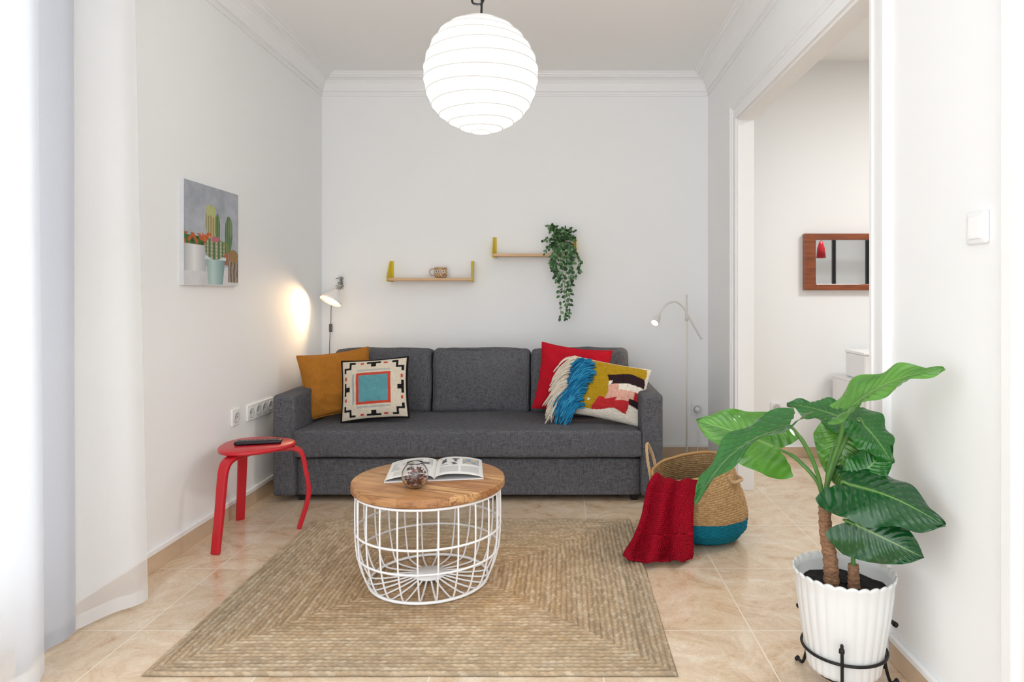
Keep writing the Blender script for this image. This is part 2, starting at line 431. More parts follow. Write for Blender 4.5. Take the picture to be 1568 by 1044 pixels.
def pat(u,q,side):
    if side>0: return CR
    au,aq=abs(u),abs(q)
    m=max(au,aq)
    if m<.42: return mixc(TQ,(.1,.3,.33),.25*h2(int(q*60),1))
    if m<.51: return OR
    if m<.56: return CR
    if u<-.56 and u>-.63 and aq<.5: return mixc(GY,CR,.3)
    if aq>.56 and aq<.62 and au<.5 : return mixc(CR,GY,.5)
    for sx in (-1,1):
        for sy in (-1,1):
            U=u*sx;Q=q*sy
            if .66<U<.73 and .64<Q<.90: return BK
            if .66<U<.90 and .64<Q<.71: return BK
            if .83<U<.90 and .52<Q<.71: return BK
            if .54<U<.73 and .83<Q<.90: return BK
    if .70<au<.90 and aq<.07 or (.83<au<.90 and aq<.20): return BK
    if .70<aq<.90 and au<.07 or (.83<aq<.90 and au<.20): return BK
    if m>.965 : return BK
    if .80<au<.88 and .30<aq<.40: return OR
    if .80<aq<.88 and .30<au<.40: return OR
    return CR
patm=fabric('kilim_wool',CR+(1,),350,.12,attr=True,dist=.002)
blackc=fabric('black_piping',BK+(1,),500,.1)
pillow('kilim_pattern_pillow',.41,.38,.13,patm,(-1.145,4.12,.618),3,17,-4,colf=pat,pipe=blackc,seed=8,n=120)
YE=s(176,140,30)[:3];PK=s(218,166,148)[:3];RD=s(186,46,50)[:3];CW=s(230,221,206)[:3];DK=s(48,32,36)[:3];BL=s(32,126,172)[:3]
def multi(u,q,side):
    if side>0: return CW
    n_=.05*noise.noise(Vector((u*4,q*4,3)))
    u+=n_;q+=n_
    if q<-.70+.08*math.sin(u*5): return CW
    if u>.92 or q>.95: return CW
    w=q-.22*math.sin((u-.1)*2.6)+.18*(u-.1)
    L0=-.08+.16*math.cos(q*2.6)
    if u<L0:
        if q<-.42 and u<-.25: return CW if noise.noise(Vector((u*5,q*5,8)))>.1 else YE
        if q<-.3 and u>L0-.16: return RD
        return YE
    if w>.52: return YE
    if w>.18: return DK if u>.12 else (CW if w<.3 else DK)
    if w>-.04: return CW if u>.3 else PK
    if w>-.30: 
        return PK if u>.05 and u<.72 else RD
    if u>.62: return CW if w<-.5 else DK
    return RD if (w<-.40 or u<.3) else PK
multim=fabric('tufted_wool',YE+(1,),260,.2,attr=True,dist=.004)
e2,mw2=pillow('tufted_fringe_pillow',.49,.36,.15,multim,(.275,4.10,.612),-8,20,10,colf=multi,seed=12,n=120)
a=Acc()
def strand(u,q,L,c,r=.0045):
    x=.245*u;z=.18*q; y=-.075*((1-min(1,abs(u))**2.6)*(1-min(.98,abs(q))**2.6))**.55-.004
    p0=Vector((x,y,z)); dx=-L*(.55+.35*R()); dz=-L*(.75+.5*R())
    out=.02+.022*R()
    p1=p0+Vector((dx*.45,-out,dz*.18)); p2=p0+Vector((dx*.85,-out+.012*R(),dz*.6)); p3=p0+Vector((dx*(.9+.3*R()),-out+.018,dz*1.1))
    a.add(tubeg(smoothpath([p0,p1,p2,p3],4),[r]*12+[r*.6],5),c)
for i in range(190):
    q=-.75+1.7*R(); strand(-.86-.10*R(),q,.09+.035*R(),mixc(CW,(.50,.40,.28),.5*R()))
for i in range(270):
    q=-.8+1.74*R(); strand(-.38-.32*R()+.08*math.sin(q*4),q,.09+.035*R(),mixc(BL,(.01,.07,.2) if R()<.5 else (.08,.40,.6),.6*R()))
M('fringe',a.v,a.f,fabric('fringe_yarn',CW+(1,),300,.15,attr=True),True,e2,cols=[tuple(c) for c in a.c],mw=mw2)

# ---------------------------------------------------------------- rug
def rug():
    x0,x1,y0,y1=-1.318,.366,2.10,3.57
    hx,hy=(x1-x0)/2,(y1-y0)/2; cx,cy=(x0+x1)/2,(y0+y1)/2
    st=.0037; nx=int(2*hx/st);ny=int(2*hy/st);v=[];c=[];f=[]
    base=[s(206,182,150)[:3],s(190,160,126)[:3],s(226,206,178)[:3],s(168,146,118)[:3],s(198,166,126)[:3],s(148,124,96)[:3]]
    warm=s(198,160,116)[:3]; pale=s(200,183,157)[:3]
    p=.0205
    for i in range(nx+1):
        x=-hx+2*hx*i/nx
        for j in range(ny+1):
            y=-hy+2*hy*j/ny
            wob=.004*noise.noise(Vector((x*5,y*5,0)))
            ex=hx-abs(x);ey=hy-abs(y)
            if ex<ey: e_=ex+wob; sl=y; sd=1 if x>0 else 3
            else: e_=ey+wob; sl=x; sd=0 if y>0 else 2
            e_=max(0,e_); row=int(e_/p); fr=e_/p-row
            ph=sl/.026+ (abs(fr-.5))*1.4*(1 if row%2 else -1)+ 7*h2(row,sd)
            k=math.floor(ph); w=ph-k
            up=math.sin(pi*fr)**.5
            hgt=.005+.006*up*(.45+.55*math.sin(pi*w)**.7)
            b=base[int(h2(row*3.3+sd,k*(1 if fr<.5 else 7))*5.99)]
            b2=base[int(h2(row,math.floor(sl/.17+h2(row,3)*9)+sd*9)*5.99)]
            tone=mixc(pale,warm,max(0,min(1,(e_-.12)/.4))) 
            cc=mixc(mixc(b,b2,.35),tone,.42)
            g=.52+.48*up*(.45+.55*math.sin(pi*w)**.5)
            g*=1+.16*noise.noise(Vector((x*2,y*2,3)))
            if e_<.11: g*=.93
            xx=x+ (.004*noise.noise(Vector((y*9,1,0))) if ex<.02 else 0); yy=y+(.004*noise.noise(Vector((x*9,5,0))) if ey<.02 else 0)
            edge=min(1,min(ex,ey)/.006)
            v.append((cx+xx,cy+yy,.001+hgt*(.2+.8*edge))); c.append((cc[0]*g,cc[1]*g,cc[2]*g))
    for i in range(nx):
        for j in range(ny):
            a=i*(ny+1)+j; f.append((a,a+ny+1,a+ny+2,a+1))
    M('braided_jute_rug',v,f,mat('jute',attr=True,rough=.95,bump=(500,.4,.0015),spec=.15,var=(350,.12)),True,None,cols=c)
rug()

# ---------------------------------------------------------------- coffee table
TX,TY=-.553,2.80; TZ=.436
def wood_mat(name,c1,c2,c3,bw,rh,grain,rot=0):
    m=mat(name,c1,.4); nt=m.node_tree;N=nt.nodes;L=nt.links;b=N['Principled BSDF']
    tc=N.new('ShaderNodeTexCoord'); mp=N.new('ShaderNodeMapping'); mp.inputs['Rotation'].default_value=(0,0,rot); mp.inputs['Location'].default_value=(5.03,5.01,0)
    L.new(tc.outputs['Object'],mp.inputs['Vector'])
    br=N.new('ShaderNodeTexBrick'); br.offset=.43; br.inputs['Scale'].default_value=1; br.inputs['Brick Width'].default_value=bw; br.inputs['Row Height'].default_value=rh
    br.inputs['Mortar Size'].default_value=.0008; br.inputs['Color1'].default_value=c1; br.inputs['Color2'].default_value=c2; br.inputs['Mortar'].default_value=mixc(c2,(0,0,0),.4)+(1,)
    L.new(mp.outputs['Vector'],br.inputs['Vector'])
    m3=N.new('ShaderNodeMapping'); m3.inputs['Scale'].default_value=(grain*.08,grain,grain); L.new(mp.outputs['Vector'],m3.inputs['Vector'])
    n=N.new('ShaderNodeTexNoise'); n.inputs['Scale'].default_value=1; n.inputs['Detail'].default_value=6; n.inputs['Distortion'].default_value=1.5; L.new(m3.outputs['Vector'],n.inputs['Vector'])
    r=N.new('ShaderNodeMapRange'); r.inputs['From Min'].default_value=.45; r.inputs['From Max'].default_value=.68; L.new(n.outputs['Fac'],r.inputs['Value'])
    mx=N.new('ShaderNodeMix'); mx.data_type='RGBA'; L.new(r.outputs['Result'],mx.inputs['Factor']); L.new(br.outputs['Color'],mx.inputs['A']); mx.inputs['B'].default_value=c3
    L.new(mx.outputs['Result'],b.inputs['Base Color']); return m
topm=wood_mat('mango_wood',s(204,158,106),s(164,110,64),s(132,86,52),.30,.075,45,.35)
e=empty('coffee_table',(TX,TY,0))
rT=.314
pr=[(0,TZ-.036),(rT-.006,TZ-.036),(rT,TZ-.030),(rT,TZ-.006),(rT-.002,TZ-.002),(rT-.006,TZ),(0,TZ)]
g=latheg([(max(r,.0005),z) for r,z in pr],(TX,TY,0),96); ob=M('wood_top',g[0],g[1],topm,True,e)
md=ob.modifiers.new('es','EDGE_SPLIT'); md.split_angle=math.radians(40)
a=Acc()
wp=[(.294,.397),(.296,.34),(.296,.265),(.294,.20),(.287,.14),(.271,.08),(.254,.040),(.238,.022),(.21,.017),(.14,.022),(.06,.034)]
NW=24
for i in range(NW):
    an=2*pi*i/NW+.05
    P=smoothpath([(TX+r*math.cos(an),TY+r*math.sin(an),z) for r,z in wp],4)
    a.add(tubeg(P,.0038,6))
for r,z,t in ((.297,.392,.006),(.296,.24,.0048),(.288,.145,.0048),(.243,.0200,.0062)):
    a.add(tubeg(ringpts((TX,TY),r,80,z),t,6,True))
M('wire_basket',a.v,a.f,whitemetal,True,e)
g=latheg([(.0005,.03),(.068,.03),(.07,.033),(.07,.036),(.068,.039),(.0005,.039)],(TX,TY,0),40); M('base_plate',g[0],g[1],whitemetal,True,e)

# magazine
def magazine():
    e=empty('open_magazine',(-.54,2.88,TZ)); W_=.205;H_=.285
    n=60;nh=60;v=[];c=[];f=[]
    for i in range(2*n+1):
        u=-1+i/n
        for j in range(nh+1):
            q=j/nh
            x=W_*u*(1-.03*abs(u))
            z=.004+.028*(abs(u)**.45)*(1-abs(u))**.8*1.7+.003
            y=H_*(q-.5)
            col=s(232,231,228)[:3]
            au=abs(u)
            if u<0:
                if .08<au<.92 and .35<q<.92:
                    k=noise.noise(Vector((u*6,q*5,2)))
                    col=s(186,186,186)[:3] if k>0 else s(220,218,214)[:3]
                    if .45<au<.62 and .45<q<.8: col=s(120,112,104)[:3]
                    if .15<au<.3 and .6<q<.75: col=s(70,72,78)[:3]
                elif .1<au<.85 and .08<q<.3 and int(q*60)%2: col=s(160,160,160)[:3]
            else:
                if .1<u<.5 and .5<q<.92: 
                    col=s(222,220,216)[:3]
                    if noise.noise(Vector((u*9,q*9,7)))>.1: col=s(52,56,66)[:3]
                elif .55<u<.92 and .55<q<.9: col=s(140,158,176)[:3] if noise.noise(Vector((u*8,q*8,1)))>0 else s(196,178,150)[:3]
                elif .1<u<.9 and .1<q<.45 and int(q*60)%2 and abs(u-.5)>.03: col=s(155,155,158)[:3]
            v.append((x,y,z)); c.append(col)
    for i in range(2*n):
        for j in range(nh):
            k=i*(nh+1)+j; f.append([k,k+nh+1,k+nh+2,k+1])
    mw=Matrix.Translation((-.54,2.88,TZ+.0025))@Matrix.Rotation(math.radians(8),4,'Z')
    ob=M('pages',v,f,mat('printed_paper',attr=True,rough=.3,coat=.2),True,e,cols=c,mw=mw)
    md=ob.modifiers.new('so','SOLIDIFY'); md.thickness=.003; md.offset=-1
    g=boxg(-.2,.2,-.1425,.1425,-.002,.003)
    M('cover',g[0],g[1],mat('cover_paper',s(225,225,225),.3,var=(20,.05)),False,e,mw=mw)
magazine()

# glass bowl with potpourri
c0=(-.578,2.645,TZ+.0005)
e=empty('glass_potpourri_jar',c0)
glass=mat('clear_glass',(1,1,1,1),.02,trans=1,ior=1.45)
pr=[(.0005,.001),(.022,.001),(.036,.01),(.048,.027),(.053,.048),(.049,.07),(.038,.087),(.031,.094),(.032,.1),(.029,.1),(.028,.094),(.035,.086),(.046,.069),(.05,.048),(.045,.029),(.033,.013),(.02,.005),(.0005,.005)]
g=latheg(pr,c0,40); M('glass_bowl',g[0],g[1],glass,True,e)
a=Acc()
for i in range(150):
    th=R()*2*pi; zz=.012+.064*R(); rm=.043*math.sqrt(max(.05,1-((zz-.047)/.047)**2)); rr=rm*math.sqrt(R())
    p=Vector((c0[0]+rr*math.cos(th),c0[1]+rr*math.sin(th),c0[2]+zz)); q=Matrix.Rotation(R()*6,3,'X')@Matrix.Rotation(R()*6,3,'Z')
    sz=.005+.005*R()
    vs=[p+q@Vector(w)*sz for w in ((1,0,0),(0,.7,.2),(-1,0,0),(0,-.7,.2),(0,0,.5),(0,0,-.4))]
    a.add((vs,[[0,1,4],[1,2,4],[2,3,4],[3,0,4],[1,0,5],[2,1,5],[3,2,5],[0,3,5]]),random.choice([s(140,26,32)[:3],s(100,20,26)[:3],s(176,140,112)[:3],s(206,194,180)[:3],s(60,34,26)[:3],s(90,40,36)[:3]]))
M('potpourri',a.v,a.f,mat('dried_petals',attr=True,rough=.8),False,e,cols=[tuple(c) for c in a.c])

# ---------------------------------------------------------------- red stool
redp=mat('red_lacquer',s(196,26,40),.38,var=(12,.04),coat=.2)
CX,CY=-1.535,3.36
e=empty('red_stool',(CX,CY,0))
feet=[(-1.60,3.075),(-1.715,3.575),(-1.348,3.44)]
angs=[math.atan2(y-CY,x-CX) for x,y in feet]
def seatr(a,r):
    k=0
    for q in angs:
        d=abs((a-q+pi)%(2*pi)-pi); k=max(k,math.exp(-(d/.6)**2))
    return r*(.88+.14*k)
zt=.452
pr=[(.0005,zt-.024),(.17,zt-.024),(.185,zt-.018),(.188,zt-.012),(.185,zt-.004),(.178,zt),(.0005,zt)]
g=latheg(pr,(CX,CY,0),72,rf=lambda r,z,a,k:(seatr(a,r),z)); ob=M('seat',g[0],g[1],redp,True,e)
ob.modifiers.new('es','EDGE_SPLIT').split_angle=math.radians(50)
for i,(fx,fy) in enumerate(feet):
    d=Vector((fx-CX,fy-CY,0)); rl=d.length; d.normalize(); side=Vector((-d.y,d.x,0)); C=Vector((CX,CY,0))
    pts=[C+d*.05+Vector((0,0,zt-.034)),C+d*.14+Vector((0,0,zt-.034)),C+d*.175+Vector((0,0,zt-.036)),C+d*.205+Vector((0,0,zt-.05)),C+d*.222+Vector((0,0,zt-.08)),C+d*(.232)+Vector((0,0,zt-.13)),C+d*(.25)+Vector((0,0,.17)),C+d*min(rl,.275)+Vector((0,0,0))]
    P=smoothpath(pts,6)
    g=rectsweep(P,side,[.055]*10+[.055-.014*min(1,(k)/(len(P)-10)) for k in range(len(P)-10)],.022)
    M('leg_%d'%(i+1),g[0],g[1],redp,False,e,bevel=.005)
# remote
e=empty('remote_control',(-1.53,3.33,zt))
mw=Matrix.Translation((-1.515,3.35,zt+.0105))@Matrix.Rotation(math.radians(14),4,'Z')
g=rboxg(.22,.048,.018,.007,(0,0,.001),12); M('body',g[0],g[1],mat('black_plastic',s(26,26,30),.4,var=(40,.08)),True,e,mw=mw)
a=Acc()
for i in range(9):
    for j in range(3): a.add(boxg(-.095+i*.021,-.083+i*.021,-.016+j*.012,-.009+j*.012,.0085,.0112))
M('buttons',a.v,a.f,mat('grey_rubber',s(92,92,98),.6,var=(40,.08)),False,e,mw=mw)

# ---------------------------------------------------------------- basket
straw=mat('seagrass',attr=True,rough=.85,bump=(260,.5,.002),spec=.2)
e=empty('belly_basket',(.7,3.3,0))
def kf(t,K):
    for i in range(len(K)-1):
        if t<=K[i+1][0]:
            a=(t-K[i][0])/(K[i+1][0]-K[i][0]); a=a*a*(3-2*a)*.5+a*.5
            return lerp(K[i][1],K[i+1][1],a)
    return K[-1][1]
RK=[(0,.13),(.06,.168),(.2,.207),(.4,.224),(.6,.220),(.8,.205),(1,.188)]
def bpt(t,a,off=0):
    r=kf(t,RK)-off
    cx=lerp(.710,.630,t**1.3); cy=lerp(3.325,3.285,t**1.3)
    x=r*math.cos(a); y=r*math.sin(a)
    z=.004+t*.350+ t*t*(.040*math.cos(a-.3)) + .006*t*noise.noise(Vector((math.cos(a)*2,math.sin(a)*2,t)))
    return Vector((cx+x,cy+y,z))
a=[];fc=[];cc=[];rows=34;sub=4;NA=160
nt_=rows*sub
TEAL=s(20,130,154)[:3]
for k in range(nt_+1):
    t=k/nt_; fr=(k%sub)/sub; up=math.sin(pi*fr) 
    for j in range(NA):
        an=2*pi*j/NA; row=k//sub
        br=.5+.5*math.sin(an*34+(row%2)*pi)
        p=bpt(t,an,-.003*up-.0025*br); a.append(p)
        base=mixc(s(208,174,126)[:3],s(172,130,84)[:3],h2(row,int(an*30))*.8)
        if t<.36+.01*math.sin(an*3): base=mixc(TEAL,s(14,104,130)[:3],h2(row,int(an*20))*.6)
        g_=.66+.28*up*.5+.14*br; cc.append(tuple(q*g_ for q in base))
for k in range(nt_):
    for j in range(NA):
        j2=(j+1)%NA; fc.append([k*NA+j,k*NA+j2,(k+1)*NA+j2,(k+1)*NA+j])
ob=M('woven_body',a,fc,straw,True,e,cols=cc); md=ob.modifiers.new('so','SOLIDIFY'); md.thickness=.007; md.offset=-1
g=[bpt(0,2*pi*j/40) for j in range(40)]; M('bottom',g,[list(range(40))],straw,False,e,cols=[TEAL]*40)
a=Acc(); 
rim=[bpt(1,2*pi*j/80,.002)+Vector((0,0,.003)) for j in range(80)]
sg=s(184,144,96)[:3]
a.add(tubeg(rim,.0075,8,True),sg)
for an in (2.75,-.45):
    P0=bpt(.93,an-.27,-.006);P1=bpt(.93,an+.27,-.006);Cn=bpt(1,an,-.01)
    out=Vector((math.cos(an),math.sin(an),0))
    hgt=.125 if an>0 else -.06
    pth=smoothpath([P0-Vector((0,0,.04)),P0,P0+(Cn-P0)*.15+Vector((0,0,hgt*.6))+out*.015,Cn+Vector((0,0,hgt))+out*(.02 if an>0 else .05),P1+(Cn-P1)*.15+Vector((0,0,hgt*.6))+out*.015,P1,P1-Vector((0,0,.04))],10)
    for ph in (0,2.1,4.2):
        q=[]
        for k,p in enumerate(pth): q.append(p+Vector((math.cos(k*.8+ph),math.sin(k*.8+ph),math.sin(k*.8+ph+1)))*.0035)
        a.add(tubeg(q,.0045,6),mixc(sg,(.7,.55,.38),.4))
M('rim_and_handles',a.v,a.f,straw,True,e,cols=[tuple(c) for c in a.c])

# knitted throw, draped over the front-left rim
knit=mat('red_knit',s(190,14,36),.95,spec=.1)
nt=knit.node_tree;N=nt.nodes;Lk=nt.links
uvm=N.new('ShaderNodeAttribute');uvm.attribute_name='Col'
w1=N.new('ShaderNodeTexWave');w1.inputs['Scale'].default_value=8;w1.bands_direction='X'
w2=N.new('ShaderNodeTexWave');w2.inputs['Scale'].default_value=7;w2.bands_direction='Y'
Lk.new(uvm.outputs['Color'],w1.inputs['Vector']);Lk.new(uvm.outputs['Color'],w2.inputs['Vector'])
mm=N.new('ShaderNodeMath');mm.operation='ADD';Lk.new(w1.outputs['Fac'],mm.inputs[0]);Lk.new(w2.outputs['Fac'],mm.inputs[1])
bp=N.new('ShaderNodeBump');bp.inputs['Strength'].default_value=1;bp.inputs['Distance'].default_value=.006;Lk.new(mm.outputs[0],bp.inputs['Height']);Lk.new(bp.outputs['Normal'],N['Principled BSDF'].inputs['Normal'])
mr=N.new('ShaderNodeMapRange');mr.inputs['From Max'].default_value=2;mr.inputs['To Min'].default_value=.62;mr.inputs['To Max'].default_value=1.3;Lk.new(mm.outputs[0],mr.inputs['Value'])
vm=N.new('ShaderNodeVectorMath');vm.operation='SCALE';vm.inputs[0].default_value=s(206,24,52)[:3];Lk.new(mr.outputs[0],vm.inputs['Scale']);Lk.new(vm.outputs[0],N['Principled BSDF'].inputs['Base Color'])
e=empty('knitted_throw',(.47,3.05,0))
rowsC=[
 ((.590,3.20,.20),.07),((.565,3.16,.29),.085),((.535,3.10,.345),.10),((.503,3.055,.330),.105),((.485,3.035,.27),.108),
 ((.470,3.02,.18),.112),((.458,3.005,.10),.122),((.446,2.985,.045),.130),((.432,2.955,.026),.130)]
ctr=smoothpath([r[0] for r in rowsC],12); hws=[p.x for p in smoothpath([(r[1],0,0) for r in rowsC],12)]
nu=130;v=[];f=[];c=[];nv=len(ctr)
wd=Vector((.93,-.30,0)).normalized(); nn=Vector((-.30,-.93,0)).normalized()
for i in range(nu+1):
    u=i/nu
    for j,p in enumerate(ctr):
        t=j/(nv-1); hw=hws[j]
        ux=u+.06*noise.noise(Vector((t*2.2,u*2,5)))
        fold=math.sin(ux*2*pi*2.6+1.2*math.sin(t*3)+.5)+.5*noise.noise(Vector((u*7,t*4,2)))
        fold=math.copysign(abs(fold)**.8,fold)
        am=.009+.021*max(0,min(1,(t-.2)/.5))
        arch=-.055*(2*u-1)**2
        q=p+wd*(2*u-1)*hw+nn*(fold*am+arch+.02)
        if t<.45:
            q.z+=.010*math.sin(ux*2*pi*2.6+2)*(1-t)
        q.z+= .012*noise.noise(Vector((u*5,t*6,0)))
        if t>.70:
            q.z=max(.02,q.z+.012*fold)
        if t>.6: 
            q+=nn*(.03*math.sin(u*5+.6)*(t-.6)/.4)
            q.x-=(t-.6)*.08*(1-u)
        q.z=max(q.z,.021)
        v.append(q); c.append((u*1.9,t*3.6,0))
for i in range(nu):
    for j in range(nv-1):
        k=i*nv+j; f.append([k,k+nv,k+nv+1,k+1])
ob=M('knit_cloth',v,f,knit,True,e,cols=c); md=ob.modifiers.new('so','SOLIDIFY'); md.thickness=.010; md.offset=0

# ---------------------------------------------------------------- wall shelves
plank=mat('birch_plank',s(218,180,138),.5,var=((6,60,60),.08))
yel=mat('yellow_metal',s(226,200,40),.4,var=(20,.04))
def shelf(x0,x1,z):
    e=empty('wall_shelf',((x0+x1)/2,YB,z))
    boxes('board',[(x0+.003,x1-.003,YB-.125,YB-.003,z-.012,z+.008)],plank,e,.002)
    a=Acc()
    for x,sd in ((x0,1),(x1,-1)):
        t=.003*sd
        zt_=z+.135; zb=z-.016
        v=[(x,YB-.13,zb),(x,YB,zb),(x,YB,zt_),(x,YB-.035,zt_),(x,YB-.13,z+.02)]
        v=v+[(q[0]+t,q[1],q[2]) for q in v]
        f=[[0,1,2,3,4],[9,8,7,6,5]]+[[i,(i+1)%5,5+(i+1)%5,5+i] for i in range(5)]
        a.add((v,f))
        xa,xb=sorted((x,x+.022*sd)); a.add(boxg(xa,xb,YB-.003,YB,z+.01,zt_)); a.add(boxg(xa,xb,YB-.13,YB,zb-.002,zb+.002))
    M('brackets',a.v,a.f,yel,False,e)
shelf(-1.262,-.648,1.312)
shelf(-.502,.107,1.488)

# owl mug
e=empty('coffee_mug',(-.885,4.89,1.32))
mz=1.3205
def mugcol(p):
    a=math.atan2(p.y-4.885,p.x+.88); z=p.z-mz
    for da in (-.55,.55):
        d=math.hypot((a+pi/2-da)*.045,z-.045)
        if d<.006: return BK
        if d<.014: return s(240,232,215)[:3]
        if d<.017: return BK
    if z<.03 and noise.noise(Vector((a*6,z*180,0)))>.15: return BK
    if abs(z-.066)<.003: return BK
    return s(206,170,130)[:3]
pr=[(.0005,0),(.03,0),(.04,.004),(.045,.02),(.047,.04),(.046,.06),(.044,.078),(.041,.078),(.043,.05),(.04,.012),(.0005,.008)]
P2=[]
for i in range(len(pr)-1):
    for k in range(6): P2.append((lerp(pr[i][0],pr[i+1][0],k/6),lerp(pr[i][1],pr[i+1][1],k/6)))
P2.append(pr[-1])
g=latheg(P2,(-.88,4.885,mz),64)
mugm=mat('glazed_ceramic',attr=True,rough=.25)
M('cup',g[0],g[1],mugm,True,e,cols=[mugcol(p) for p in g[0]])
g=tubeg(smoothpath([(-.922,4.88,mz+.065),(-.945,4.875,mz+.066),(-.96,4.872,mz+.045),(-.948,4.875,mz+.022),(-.921,4.88,mz+.018)],6),.005,8)
M('handle',g[0],g[1],mat('ceramic_handle',s(200,180,160),.3,var=(20,.05)),True,e)

# trailing plant
e=empty('potted_trailing_plant',(0,4.88,1.5))
zs=1.4965; pc=(-.005,4.885,zs)
g=latheg([(.0005,0),(.032,0),(.036,.005),(.045,.07),(.047,.075),(.043,.075),(.04,.065),(.0005,.06)],pc,32); M('pot',g[0],g[1],whitep,True,e)
st=Acc(); lf=Acc()
gl=[s(36,76,34)[:3],s(50,98,46)[:3],s(28,60,32)[:3],s(80,124,72)[:3],s(120,152,110)[:3]]
def smallleaf(p,d,sz):
    d=Vector(d).normalized(); sd=d.cross(Vector((R()-.5,-1,R()-.5))).normalized(); n_=d.cross(sd)
    pts=[p,p+d*sz*.35+sd*sz*.3+n_*sz*.06,p+d*sz*.7+sd*sz*.24+n_*sz*.05,p+d*sz,p+d*sz*.7-sd*sz*.24+n_*sz*.05,p+d*sz*.35-sd*sz*.3+n_*sz*.06,p+d*sz*.5]
    lf.add((pts,[[0,1,6],[1,2,6],[2,3,6],[3,4,6],[4,5,6],[5,0,6]]),random.choice(gl))
top=Vector((pc[0],pc[1],zs+.06))
for i in range(32):
    a_=2*pi*i/32+R()*.3; rr=.06+.07*R(); hh=.03+.12*R()
    end=top+Vector((rr*math.cos(a_)*1.1,min(.02,rr*math.sin(a_)*.8)-.02,hh))
    if i%3==0: end=top+Vector((rr*math.cos(a_)*1.1,-.06,-.02-.05*R()))
    P=smoothpath([top+Vector((0,0,-.005)),top.lerp(end,.5)+Vector((0,0,.03)),end],5); st.add(tubeg(P,.0012,4))
    for k,p in enumerate(P[2:]):
        for w in range(2 if k%3==0 else 1): smallleaf(p,((R()-.5)*2,-R()*.8,(R()-.5)*1.6),.022+.014*R())
for i in range(13):
    L_=.13+.36*R() if i>2 else .44+.04*i*.3
    sp=.10*(1-L_/.60)+.016; xo=.035+(R()-.5)*2*sp*1.2
    if i%4==1: xo-= .05; L_*=.4
    P=smoothpath([top,top+Vector((xo*.5,-.09,.015)),top+Vector((xo,-.112,-.08)),top+Vector((xo-.01+(R()-.5)*.05,-.11,-.06-L_*.5)),top+Vector((lerp(xo,.0,.4)+(R()-.5)*.03,-.105,-.06-L_))],7)
    st.add(tubeg(P,.0012,4))
    for k,p in enumerate(P[4:]):
        for w in range(2 if k%3==0 else 1): smallleaf(p,((R()-.5)*2.4,-.3*R(),-.3-R()*.8),.022+.014*R())
M('stems',st.v,st.f,mat('stem_green',s(80,90,50),.6,var=(30,.1)),True,e)
M('leaves',lf.v,lf.f,mat('small_leaves',attr=True,rough=.45),False,e,cols=[tuple(c) for c in lf.c])

